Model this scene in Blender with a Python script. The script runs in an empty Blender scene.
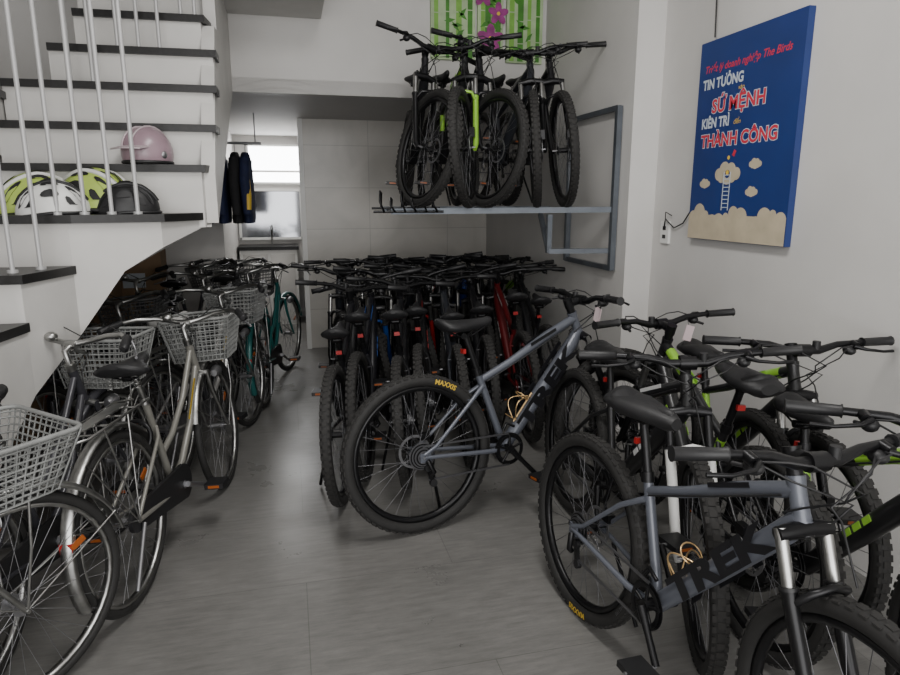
import bpy, math, random
from mathutils import Vector, Matrix
random.seed(7)
V=Vector
pi=math.pi
C=bpy.context.scene.collection

# ------------------------------------------------------------ materials
def mat(name,col,rough=0.5,metal=0.0,noise=0.0,nscale=8.0,spec=0.5,coat=0.0,bump=0.0,emit=None):
    m=bpy.data.materials.new(name); m.use_nodes=True
    nt=m.node_tree; b=nt.nodes['Principled BSDF']
    b.inputs['Base Color'].default_value=(*col,1)
    b.inputs['Roughness'].default_value=rough
    b.inputs['Metallic'].default_value=metal
    b.inputs['Specular IOR Level'].default_value=spec
    b.inputs['Coat Weight'].default_value=coat
    if noise>0 or bump>0:
        tc=nt.nodes.new('ShaderNodeTexCoord'); n=nt.nodes.new('ShaderNodeTexNoise')
        n.inputs['Scale'].default_value=nscale; n.inputs['Detail'].default_value=6
        nt.links.new(tc.outputs['Object'],n.inputs['Vector'])
        if noise>0:
            r=nt.nodes.new('ShaderNodeValToRGB')
            r.color_ramp.elements[0].position=0.3; r.color_ramp.elements[1].position=0.7
            r.color_ramp.elements[0].color=(*[c*(1-noise) for c in col],1)
            r.color_ramp.elements[1].color=(*[min(1,c*(1+noise*0.5)) for c in col],1)
            nt.links.new(n.outputs['Fac'],r.inputs['Fac']); nt.links.new(r.outputs['Color'],b.inputs['Base Color'])
        if bump>0:
            bp=nt.nodes.new('ShaderNodeBump'); bp.inputs['Strength'].default_value=bump
            bp.inputs['Distance'].default_value=0.01
            nt.links.new(n.outputs['Fac'],bp.inputs['Height']); nt.links.new(bp.outputs['Normal'],b.inputs['Normal'])
    if emit:
        b.inputs['Emission Color'].default_value=(*emit[0],1); b.inputs['Emission Strength'].default_value=emit[1]
    return m
M={}
M['white']=mat('wall_paint',(0.56,0.548,0.53),0.6,noise=0.09,nscale=1.7,bump=0.03)
M['white2']=mat('stair_paint',(0.52,0.51,0.49),0.55,noise=0.13,nscale=3)
M['ceil']=mat('ceiling_paint',(0.56,0.55,0.54),0.7,noise=0.04,nscale=2)
M['granite']=mat('black_granite',(0.012,0.0115,0.0115),0.35,noise=0.4,nscale=60,spec=.3)
M['railp']=mat('railing_paint',(0.42,0.42,0.42),0.4,0.2)
M['rackgrey']=mat('rack_steel',(0.12,0.135,0.155),0.45,0.5,noise=0.2)
M['black']=mat('black_plastic',(0.008,0.008,0.009),0.5)
M['blackm']=mat('black_metal',(0.010,0.010,0.011),0.34,0.5)
M['rubber']=mat('tyre_rubber',(0.011,0.0105,0.010),0.75,noise=0.2,nscale=30)
M['rubberd']=mat('dusty_rubber',(0.017,0.016,0.015),0.85,noise=0.3,nscale=20)
M['saddle']=mat('saddle_vinyl',(0.008,0.008,0.009),0.55,bump=0.05,nscale=60)
M['saddlew']=mat('white_vinyl',(0.65,0.64,0.62),0.5,noise=0.1)
M['chrome']=mat('chrome',(0.40,0.40,0.39),0.33,1.0,noise=0.3,nscale=20)
M['alu']=mat('aluminium',(0.27,0.27,0.28),0.42,0.9)
M['spoke']=mat('spoke_steel',(0.18,0.18,0.19),0.38,0.9)
M['gold']=mat('gold_cage',(0.70,0.48,0.24),0.3,0.8)
M['yel']=mat('yellow_print',(0.50,0.33,0.03),0.6)
M['red']=mat('red_plastic',(0.35,0.015,0.015),0.35)
M['orange']=mat('amber_reflector',(0.30,0.075,0.012),0.3)
M['whitep']=mat('white_plastic',(0.66,0.66,0.64),0.4)
M['tag']=mat('paper_tag',(0.62,0.50,0.52),0.6)
M['basket']=mat('grey_basket_plastic',(0.20,0.205,0.20),0.5,noise=0.3,nscale=15)
M['basketb']=mat('black_basket_wire',(0.06,0.06,0.06),0.5,noise=0.25,nscale=15)
M['frost']=mat('lamp_lens',(0.5,0.5,0.5),0.15)
FC={
 'grey':((0.098,0.106,0.128),(0.010,0.010,0.012)),
 'gun':((0.03,0.033,0.04),(0.12,0.12,0.12)),
 'black':((0.012,0.012,0.014),(0.06,0.06,0.06)),
 'blackgreen':((0.012,0.012,0.013),(0.25,0.50,0.05)),
 'blackred':((0.012,0.012,0.013),(0.42,0.015,0.015)),
 'blackblue':((0.012,0.012,0.015),(0.02,0.10,0.42)),
 'blue':((0.008,0.035,0.18),(0.4,0.4,0.4)),
 'red':((0.10,0.005,0.007),(0.4,0.4,0.4)),
 'white':((0.012,0.012,0.013),(0.6,0.6,0.6)),
 'silver':((0.26,0.255,0.245),(0.5,0.36,0.05)),
 'teal':((0.015,0.11,0.105),(0.3,0.3,0.3)),
 'dark':((0.04,0.04,0.047),(0.3,0.3,0.3)),
 'champ':((0.20,0.195,0.175),(0.5,0.34,0.03)),
}
def fmat(k,i):
    key='fr_%s_%d'%(k,i)
    if key not in M: M[key]=mat('frame_paint_'+k+('' if i==0 else '_accent'),FC[k][i],0.36,0.25,coat=0.15)
    return key

# ------------------------------------------------------------ mesh builder
_tc={}
def text_geo(s,size,bold=0.0):
    k=(s,size,bold)
    if k in _tc: return _tc[k]
    cu=bpy.data.curves.new('t','FONT'); cu.body=s; cu.size=size; cu.offset=bold; cu.align_x='CENTER'; cu.align_y='CENTER'; cu.resolution_u=3
    ob=bpy.data.objects.new('t',cu); C.objects.link(ob)
    dg=bpy.context.evaluated_depsgraph_get(); dg.update()
    me=bpy.data.meshes.new_from_object(ob.evaluated_get(dg))
    r=([v.co.copy() for v in me.vertices],[tuple(p.vertices) for p in me.polygons])
    bpy.data.objects.remove(ob); bpy.data.curves.remove(cu); bpy.data.meshes.remove(me)
    _tc[k]=r; return r

class MB:
    def __init__(s): s.v=[];s.f=[];s.m=[];s.sm=[];s.mats=[]
    def mi(s,k):
        if k not in s.mats: s.mats.append(k)
        return s.mats.index(k)
    def add(s,vs,fs,k,smooth=True):
        o=len(s.v); s.v+= [tuple(v) for v in vs]; i=s.mi(k)
        for f in fs: s.f.append(tuple(a+o for a in f)); s.m.append(i); s.sm.append(smooth)
    def tube(s,pts,r,k,seg=8,closed=False,caps=True,smooth=True,flat=1.0):
        pts=[V(p) for p in pts]; n=len(pts)
        rs=r if isinstance(r,(list,tuple)) else [r]*n
        T=[]
        for i in range(n):
            if closed: t=pts[(i+1)%n]-pts[i-1]
            elif i==0: t=pts[1]-pts[0]
            elif i==n-1: t=pts[-1]-pts[-2]
            else: t=(pts[i+1]-pts[i]).normalized()+(pts[i]-pts[i-1]).normalized()
            T.append(t.normalized())
        u=V((0,1,0)) if abs(T[0].y)<0.9 else V((0,0,1))
        u=(u-T[0]*u.dot(T[0])).normalized()
        vs=[];fs=[]
        for i in range(n):
            if i>0:
                q=T[i-1].rotation_difference(T[i]); u=q@u
                u=(u-T[i]*u.dot(T[i])).normalized()
            w=T[i].cross(u)
            for j in range(seg):
                a=2*pi*j/seg
                vs.append(pts[i]+u*(rs[i]*math.cos(a))+w*(rs[i]*flat*math.sin(a)))
        m=n if closed else n-1
        for i in range(m):
            a=i*seg; b=((i+1)%n)*seg
            for j in range(seg):
                j2=(j+1)%seg
                fs.append((a+j,b+j,b+j2,a+j2))
        s.add(vs,fs,k,smooth)
        if caps and not closed:
            s.add(vs[:seg],[tuple(range(seg))],k,False)
            s.add(vs[-seg:],[tuple(reversed(range(seg)))],k,False)
    def box(s,c,d,k,R=None):
        c=V(c); vs=[]
        for x in(-.5,.5):
            for y in(-.5,.5):
                for z in(-.5,.5):
                    p=V((x*d[0],y*d[1],z*d[2]))
                    if R: p=R@p
                    vs.append(c+p)
        s.add(vs,[(0,1,3,2),(4,6,7,5),(0,4,5,1),(2,3,7,6),(0,2,6,4),(1,5,7,3)],k,False)
    def bar(s,p0,p1,w,h,k):
        p0=V(p0);p1=V(p1); d=(p1-p0); L=d.length
        R=d.to_track_quat('X','Z').to_matrix()
        s.box((p0+p1)/2,(L,w,h),k,R)
    def arc(s,c,R,a0,a1,sec,k,n=32,closed=False,smooth=True):
        vs=[];fs=[];m=len(sec)
        N=n if closed else n+1
        for i in range(N):
            a=math.radians(a0+(a1-a0)*i/n)
            for dy,dr in sec:
                vs.append((c[0]+(R+dr)*math.cos(a),c[1]+dy,c[2]+(R+dr)*math.sin(a)))
        for i in range(n):
            A=i*m;B=((i+1)%N)*m
            for j in range(m):
                j2=(j+1)%m
                fs.append((A+j,A+j2,B+j2,B+j))
        s.add(vs,fs,k,smooth)
    def loft(s,secs,k,caps=True,smooth=True):
        m=len(secs[0]);vs=[p for q in secs for p in q];fs=[]
        for i in range(len(secs)-1):
            for j in range(m):
                j2=(j+1)%m
                fs.append((i*m+j,i*m+j2,(i+1)*m+j2,(i+1)*m+j))
        s.add(vs,fs,k,smooth)
        if caps:
            s.add(secs[0],[tuple(reversed(range(m)))],k,False); s.add(secs[-1],[tuple(range(m))],k,False)
    def prism(s,poly,zb,zt,k):
        n=len(poly)
        zb=zb if isinstance(zb,(list,tuple)) else [zb]*n
        vs=[(p[0],p[1],zb[i]) for i,p in enumerate(poly)]+[(p[0],p[1],zt) for p in poly]
        fs=[tuple(reversed(range(n))),tuple(range(n,2*n))]+[(i,(i+1)%n,n+(i+1)%n,n+i) for i in range(n)]
        s.add(vs,fs,k,False)
    def ell(s,c,r,k,nu=16,nv=8,z0=-90,z1=90,R=None):
        vs=[];fs=[]
        for i in range(nv+1):
            t=math.radians(z0+(z1-z0)*i/nv)
            for j in range(nu):
                a=2*pi*j/nu
                p=V((r[0]*math.cos(t)*math.cos(a),r[1]*math.cos(t)*math.sin(a),r[2]*math.sin(t)))
                if R: p=R@p
                vs.append(V(c)+p)
        for i in range(nv):
            for j in range(nu):
                fs.append((i*nu+j,i*nu+(j+1)%nu,(i+1)*nu+(j+1)%nu,(i+1)*nu+j))
        s.add(vs,fs,k)
    def text(s,t,size,fn,k,bold=0.0):
        vs,fs=text_geo(t,size,bold)
        s.add([fn(v.x,v.y) for v in vs],fs,k,False)
    def mesh(s,name):
        me=bpy.data.meshes.new(name); me.from_pydata(s.v,[],s.f)
        for k in s.mats: me.materials.append(M[k])
        me.polygons.foreach_set('material_index',s.m); me.polygons.foreach_set('use_smooth',s.sm)
        me.update(); return me
    def obj(s,name,parent=None,loc=None):
        o=bpy.data.objects.new(name,s.mesh(name)); C.objects.link(o)
        if parent: o.parent=parent
        if loc: o.location=loc
        return o

def simple_box(name,x0,x1,y0,y1,z0,z1,k):
    b=MB(); b.box(((x0+x1)/2,(y0+y1)/2,(z0+z1)/2),(x1-x0,y1-y0,z1-z0),k); return b.obj(name)

# ------------------------------------------------------------ bicycle parts
def circ(c,R,n,y=0): return [(c[0]+R*math.cos(2*pi*i/n),c[1]+y,c[2]+R*math.sin(2*pi*i/n)) for i in range(n)]
def spokes(b,c,hubr,hy,rim,n,k,r=0.0013):
    for i in range(n):
        side=1 if i%2 else -1
        a=2*pi*i/n; off=(0.9 if (i//2)%2 else -0.9)
        p0=(c[0]+hubr*math.cos(a+off),side*hy,c[2]+hubr*math.sin(a+off))
        p1=(c[0]+rim*math.cos(a),side*0.004,c[2]+rim*math.sin(a))
        b.tube([p0,p1],r,k,3,caps=False)
def mtb_wheel(c,rear,label=0):
    b=MB(); R=.35
    b.tube(circ(c,R-.0275,56),0.0265,'rubber',10,closed=True)
    for i in range(64):
        a=2*pi*i/64
        for row,(yy,rr,ww) in enumerate(((0,R-.0025,.02),(-.017,R-.0085,.012),(.017,R-.0085,.012))):
            aa=a+(pi/64 if row else 0)
            Rm=Matrix.Rotation(-aa,3,'Y')
            b.box((c[0]+rr*math.cos(aa),yy,c[2]+rr*math.sin(aa)),(.005,ww,.02),'rubberd',Rm)
    sec=[(-.014,.0),(.014,.0),(.013,-.012),(.006,-.022),(-.006,-.022),(-.013,-.012)]
    b.arc(c,.299,0,360,sec,'blackm',48,closed=True)
    spokes(b,c,.026,.03,.28,28,'spoke')
    b.tube([(c[0],-.036,c[2]),(c[0],.036,c[2])],.016,'blackm',12)
    for y in(-.03,.03): b.tube([(c[0],y-.002,c[2]),(c[0],y+.002,c[2])],.029,'blackm',14)
    b.tube([(c[0],-.066,c[2]),(c[0],.066,c[2])],.007,'alu',8)
    b.arc((c[0],.045,c[2]),.075,0,360,[(-.001,0),(.001,0),(.001,-.012),(-.001,-.012)],'alu',28,closed=True,smooth=False)
    for i in range(5):
        a=2*pi*i/5
        b.tube([(c[0]+.015*math.cos(a),.045,c[2]+.015*math.sin(a)),(c[0]+.066*math.cos(a+.4),.045,c[2]+.066*math.sin(a+.4))],.003,'blackm',4)
    if rear:
        for i,rr in enumerate((.06,.055,.05,.045,.04,.034,.028,.022)):
            y=-.034-.0035*i
            b.arc((c[0],y,c[2]),rr,0,360,[(-.0008,0),(.0008,0),(.0008,-.012),(-.0008,-.012)],'blackm' if i%2 else 'spoke',24,closed=True,smooth=False)
    ths={0:((50,-1),(120,1)),1:((66,-1),(120,1)),2:((276,-1),(120,1),(330,-1))}[label]
    for th in ths:
        a0=math.radians(th[0]); sd=th[1]
        def fn(x,y,a0=a0,sd=sd):
            rho=.322+y; a=a0-x/.322*(1 if sd<0 else -1)
            return (c[0]+rho*math.cos(a),sd*.0278,c[2]+rho*math.sin(a))
        if label and th[0]!=330: b.text('MAXXIS',.030,fn,'yel',.0008)
        else: b.text('VEE TIRE',.015,fn,'spoke')
    return b
def saddle(b,c,k='saddle',L=.27,W=.15):
    secs=[]
    prof=[(-.5,.20,.3),(-.47,.62,.75),(-.38,.92,1),(-.25,1,1),(-.1,.82,1),(.05,.5,1),(.2,.32,.95),(.38,.26,.9),(.47,.2,.75),(.5,.09,.3)]
    for x,w,h in prof:
        sec=[]
        z0=.012*abs(x*2)**2 + (.014 if x<-.35 else 0)*((-x-.35)/.15 if x<-.35 else 0)
        for j in range(14):
            a=2*pi*j/14
            yy=math.cos(a)*W/2*w; zz=math.sin(a)
            zz=zz*.024*h if zz>0 else zz*.03*h
            sec.append((c[0]+x*L,yy,c[2]+z0+zz-.3*abs(yy)**1.2*.5))
        secs.append(sec)
    b.loft(secs,k)
    for sgn in(-1,1):
        b.tube([(c[0]+.35*L,sgn*.012,c[2]-.015),(c[0]+.1*L,sgn*.022,c[2]-.045),(c[0]-.15*L,sgn*.022,c[2]-.045),(c[0]-.38*L,sgn*.04,c[2]-.015)],.0035,'blackm',6)
    b.tube([(c[0]-.02,-.028,c[2]-.045),(c[0]-.02,.028,c[2]-.045)],.014,'blackm',8)
BB=V((.43,0,.31)); RA=V((0,0,.35)); FA=V((1.09,0,.35))
SD=V((-.365,0,.931)).normalized()
HB=V((.872,0,.79)); HT=HB+SD*.115
def mtb_frame(col,label=None,cage=None,saddlecov=False,drop=0.0):
    b=MB(); f=fmat(col,0); a=fmat(col,1)
    b.tube([HB-SD*.003,HB+SD*.03,HT-SD*.03,HT+SD*.003],[.026,.022,.021,.024],f,12)
    dt0=HB+SD*.02
    b.tube([dt0,dt0.lerp(BB,.08)+V((0,0,-.012)),dt0.lerp(BB,.5)+V((0,0,-.008)),BB],[.025,.032,.033,.029],f,12)
    ST=V((.302,0,.68))
    tt1=V((.318,0,.635))
    tt0=HT-SD*.03
    b.tube([tt0,tt0.lerp(tt1,.3)+V((0,0,.004)),tt0.lerp(tt1,.7)+V((0,0,-.006)),tt1],[.022,.021,.018,.016],f,10)
    b.tube([BB,ST],.0165,f,10)
    b.tube([ST-V((-.004,0,.02)),ST+V((-.004,0,.012))],.021,'blackm',10)
    SP=V((.248,0,.845)).lerp(ST,drop)
    b.tube([ST,SP],.0145,'blackm',10)
    for s in(-1,1):
        b.tube([V((.322,s*.012,.61)),V((.24,s*.045,.555)),V((.06,s*.056,.39)),RA+V((0,s*.06,.01))],[.011,.009,.008,.009],f,8)
        b.tube([BB+V((-.01,s*.025,0)),V((.33,s*.045,.315)),V((.1,s*.056,.34)),RA+V((0,s*.06,0))],[.013,.011,.009,.009],f,8)
        b.box(RA+V((.005,s*.06,0)),(.05,.006,.04),f)
    b.tube([V((.24,-.045,.558)),V((.24,.045,.558))],.007,f,6)
    d=(BB-dt0); dn=d.normalized(); c0=dt0.lerp(BB,.47)+V((0,0,-.009))
    ux=-dn; uz=V((-ux.z,0,ux.x)); ux2=dn; uz2=V((ux2.z,0,-ux2.x))
    t=label; sz=.098; bo=.005; sx=1.9
    if label:
        def fr(x,y): p=c0+ux*x*sx+uz*y; return (p.x,-.0345,p.z)
        def fl_(x,y): p=c0+ux2*x*sx+uz2*y; return (p.x,.0345,p.z)
        b.text(t,sz,fr,a,bo); b.text(t,sz,fl_,a,bo)
    else:
        for sgn in(-1,1):
            for q in range(3):
                p=c0+ux*(-.06+.05*q); b.bar(p+V((0,sgn*.0335,.008)),p+ux*.036+V((0,sgn*.0335,.008)),.002,.02,a)
    if col=='blackgreen':
        b.tube([tt0.lerp(tt1,.10)+V((0,0,.002)),tt0.lerp(tt1,.3)+V((0,0,.004)),tt0.lerp(tt1,.5)],[.0225,.0218,.0205],a,10)
        b.tube([BB.lerp(ST,.55),BB.lerp(ST,.85)],.0175,a,10)
    b.bar(V((.72,-.0225,.83)),V((.58,-.021,.77)),.002,.014,a)
    b.bar(V((.72,.0225,.83)),V((.58,.021,.77)),.002,.014,a)
    b.tube([HT+V((-.01,-.024,-.05)),V((.6,-.024,.745)),V((.34,-.02,.63))],.003,'black',5)
    if cage:
        c0=dt0.lerp(BB,.70); dn=-d.normalized(); up=V((-dn.z,0,dn.x))
        for s in(-1,1):
            pts=[]
            for i in range(14):
                tt=i/13; aa=pi*tt
                pts.append(c0+up*(.03+.06*math.sin(aa))+dn*(-.07+.13*tt)+V((0,s*(.012+.026*math.sin(aa)),0)))
            b.tube(pts,.0028,cage,6)
        pts=[c0+up*(.068-.034*math.cos(2*pi*i/16))+dn*.04+V((0,.034*math.sin(2*pi*i/16),0)) for i in range(16)]
        b.tube(pts,.0028,cage,6,closed=True)
        b.tube([c0+up*.03-dn*.08,c0+up*.03+dn*.08],.005,cage,6)
        b.tube([c0+up*.03-dn*.07,c0+up*.09-dn*.075],.003,cage,6)
    b.tube([BB+V((0,-.06,0)),BB+V((0,.06,0))],.02,'blackm',12)
    for y,r in((-.045,.075),(-.052,.068)):
        b.arc(BB+V((0,y,0)),r,0,360,[(-.0012,0),(.0012,0),(.0012,-.014),(-.0012,-.014)],'blackm',32,closed=True,smooth=False)
    for i in range(5):
        aa=2*pi*i/5+.3
        b.tube([BB+V((0,-.05,0)),BB+V((.066*math.cos(aa),-.05,.066*math.sin(aa)))],.006,'blackm',6)
    ca=math.radians(-70 if not cage else -48)
    cv=V((math.cos(ca),0,math.sin(ca)))*.17
    for s,w in((-1,1),(1,-1)):
        p0=BB+V((0,s*.066,0)); p1=p0+cv*w+V((0,s*.012,0))
        b.tube([p0,p0.lerp(p1,.5),p1],[.016,.011,.012],'blackm',8)
        b.tube([p1,p1+V((0,s*.11,0))],.006,'alu',6)
        b.box(p1+V((0,s*.062,0)),(.095,.085,.02),'black')
        for e in(-1,1): b.box(p1+V((e*.047,s*.062,0)),(.005,.045,.010),'orange')
    b.bar(BB+V((0,-.045,.072)),RA+V((0,-.046,.045)),.006,.008,'spoke')
    b.bar(BB+V((0,-.045,-.072)),RA+V((.02,-.048,-.105)),.006,.008,'spoke')
    b.tube([RA+V((.01,-.07,-.01)),RA+V((.03,-.085,-.06)),RA+V((.02,-.07,-.075))],.011,'blackm',8)
    b.bar(RA+V((.02,-.05,-.05)),RA+V((.04,-.05,-.125)),.012,.02,'blackm')
    for p in((.02,-.05),(.04,-.12)): b.tube([RA+V((p[0],-.058,p[1])),RA+V((p[0],-.042,p[1]))],.017,'black',10)
    b.tube([BB+V((-.03,-.045,.09)),BB+V((-.01,-.045,.12)),BB+V((.03,-.045,.1))],.007,'blackm',6)
    b.tube([V((.08,.065,.32)),V((.16,.15,.02))],.008,'blackm',6)
    b.box(SP+V((-.012,0,-.07)),(.012,.03,.02),'red')
    b.box(RA+V((.05,.05,.06)),(.05,.03,.03),'blackm')
    if saddlecov:
        secs=[]
        for x,w,h in[(-.155,.4,.5),(-.14,.8,.9),(-.05,1.02,1.0),(.05,.68,.9),(.12,.42,.8),(.155,.25,.5)]:
            secs.append([(SP.x+x,math.cos(2*pi*j/14)*.085*w,SP.z+.038+math.sin(2*pi*j/14)*(.034 if j<8 else .036)*h+.003*math.sin(5*j+x*40)) for j in range(14)])
        b.loft(secs,'saddle')
    saddle(b,(SP.x+.0,0,SP.z+.045))
    return b
def mtb_front(col,style=0,tag=False):
    b=MB(); f=fmat(col,0); a=fmat(col,1)
    low='blackm' if style==0 else ('whitep' if style==1 else a)
    cr=HB-SD*.012
    b.tube([cr-SD*.01,cr+SD*.012],.024,'blackm',12)
    b.tube([cr+V((0,-.075,0)),cr+V((.004,0,.010)),cr+V((0,.075,0))],[.018,.022,.018],'blackm',10)
    for s in(-1,1):
        top=cr+V((0,s*.064,0))+SD*.015
        mid=cr+V((0,s*.064,0))-SD*.13
        bot=FA+V((-.035,s*.064,.0))+V((0,0,.02))
        b.tube([top,mid],.015,'chrome' if style!=1 else 'blackm',10)
        b.tube([mid+SD*.01,mid-SD*.02,bot,FA+V((0,s*.062,-.012))],[.020,.018,.017,.012],low,10)
        b.tube([mid+SD*.012,mid+SD*.004],.0225,'black',10)
    ar=cr-SD*.15+V((.03,0,0))
    b.tube([ar+V((-.03,-.064,-.01)),ar+V((.01,-.05,.04)),ar+V((.018,0,.055)),ar+V((.01,.05,.04)),ar+V((-.03,.064,-.01))],[.012,.01,.01,.01,.012],low,8)
    b.box(FA+V((-.03,.05,.09)),(.04,.03,.055),'blackm')
    b.tube([HT,HT+SD*.045],.019,'blackm',12)
    sp=HT+SD*.05; BC=sp+V((.07,0,.012))
    b.tube([sp-SD*.022,sp+SD*.022],.022,'blackm',12)
    b.tube([sp,BC],[.02,.018],'blackm',10)
    b.tube([BC+V((0,-.026,0)),BC+V((0,.026,0))],.024,'blackm',12)
    for s in(-1,1):
        pts=[BC,BC+V((0,s*.06,0)),BC+V((-.004,s*.13,.022)),BC+V((-.014,s*.22,.028)),BC+V((-.035,s*.35,.030))]
        b.tube(pts,[.0155,.0155,.0125,.011,.011],'blackm',8)
        g0=V(pts[3]).lerp(V(pts[4]),.1); g1=V(pts[4])+V((-.002,s*.01,0))
        b.tube([g0,g0.lerp(g1,.03),g0.lerp(g1,.5),g0.lerp(g1,.97),g1],[.019,.0155,.0165,.0165,.019],'black',10)
        c=BC+V((-.006,s*.19,.027))
        b.tube([c,c+V((.03,0,-.006))],.014,'blackm',8)
        b.tube([c+V((.03,-s*.01,-.006)),c+V((.055,s*.02,-.012)),c+V((.058,s*.08,-.018)),c+V((.04,s*.13,-.02))],[.009,.006,.005,.006],'blackm',6)
        b.ell(c+V((.01,s*.035-s*.05,-.025)),(.026,.022,.018),'black',10,6)
        b.tube([c+V((-.005,-s*.01,-.03)),c+V((-.04,s*.0,-.035))],.006,'black',6)
        e=HT+V((.03,-s*.022,-.06))
        b.tube([c+V((.03,-s*.02,-.006)),c+V((.07,-s*.05,.006)),c+V((.085,-s*.10,.0)),BC+V((.115,-s*.02,-.03)),BC+V((.09,s*.0,-.06)),e+V((.03,0,.01)),e+V((-.03,0,-.03))],.0028,'black',5)
        b.tube([c+V((.015,-s*.03,-.02)),c+V((.055,-s*.08,-.045)),BC+V((.085,-s*.03,-.07)),BC+V((.08,s*.01,-.11)),FA+V((-.08,s*.03,.36)) if s>0 else e+V((.0,0,-.04))],.0028,'black',5)
    b.tube([BC+V((.0,.05,.0)),BC+V((.0,.05,.035))],.014,'black',10)
    if tag:
        b.tube([BC+V((0,-.14,.02)),BC+V((-.005,-.145,-.02))],.001,'black',4)
        b.box(BC+V((-.006,-.146,-.055)),(.004,.045,.07),'tag',Matrix.Rotation(.3,3,'X'))
    return b

_mc={}
def cached(key,fn):
    if key not in _mc: _mc[key]=fn().mesh(str(key[0]))
    return _mc[key]
def child(name,me,parent,mtx=None):
    o=bpy.data.objects.new(name,me); C.objects.link(o); o.parent=parent
    if mtx is not None: o.matrix_local=mtx
    return o
def steer_m(p,axis,deg):
    return Matrix.Translation(p)@Matrix.Rotation(math.radians(deg),4,axis)@Matrix.Translation(-p)
def place(root,x,y,z,head,lean,scale=1.0):
    root.matrix_world=Matrix.Translation((x,y,z))@Matrix.Rotation(math.radians(head),4,'Z')@Matrix.Rotation(math.radians(-lean),4,'X')@Matrix.Scale(scale,4)
def mtb(x,y,head,col='black',lean=6,steer=0,z=0,style=0,label=None,cage=None,cov=False,maxx=0,scale=1.0,drop=0.0,tag=False):
    r=bpy.data.objects.new('mountain_bike',None); C.objects.link(r); r.empty_display_size=.1
    place(r,x,y,z,head,lean,scale)
    child('frame',cached(('frame',col,label,cage,cov,drop),lambda:mtb_frame(col,label,cage,cov,drop)),r)
    child('rear_wheel',cached(('rear_wheel',maxx),lambda:mtb_wheel(RA,True,maxx)),r)
    S=steer_m(HB,SD,steer)
    child('fork_and_handlebar',cached(('fork_and_handlebar',col,style,tag),lambda:mtb_front(col,style,tag)),r,S)
    child('front_wheel',cached(('front_wheel',0),lambda:mtb_wheel(FA,False,0)),r,S)
    return r

# ------------------------------------------------------------ city bike
cRA=V((0,0,.335)); cFA=V((1.04,0,.335)); cBB=V((.43,0,.28))
cSD=V((-.34,0,.94)).normalized(); cHB=V((.875,0,.68)); cHT=cHB+cSD*.15
def city_wheel(c):
    b=MB(); R=.335
    b.tube(circ(c,R-.018,52),0.018,'rubber',8,closed=True)
    b.arc(c,.302,0,360,[(-.013,0),(.013,0),(.011,-.012),(-.011,-.012)],'chrome',44,closed=True)
    spokes(b,c,.022,.03,.292,32,'alu')
    b.tube([(c[0],-.035,c[2]),(c[0],.035,c[2])],.014,'alu',10)
    for y in(-.03,.03): b.tube([(c[0],y-.002,c[2]),(c[0],y+.002,c[2])],.025,'alu',12)
    b.tube([(c[0],-.065,c[2]),(c[0],.065,c[2])],.006,'chrome',8)
    b.box((c[0]+.2,0,c[2]+.1),(.05,.006,.02),'orange',Matrix.Rotation(-.46,3,'Y'))
    return b
def fender(b,c,a0,a1,k):
    sec=[(-.025,-.012),(-.018,0),(0,.006),(.018,0),(.025,-.012),(.022,-.012),(.016,-.002),(0,.003),(-.016,-.002),(-.022,-.012)]
    b.arc(c,.362,a0,a1,sec,k,26)
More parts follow.
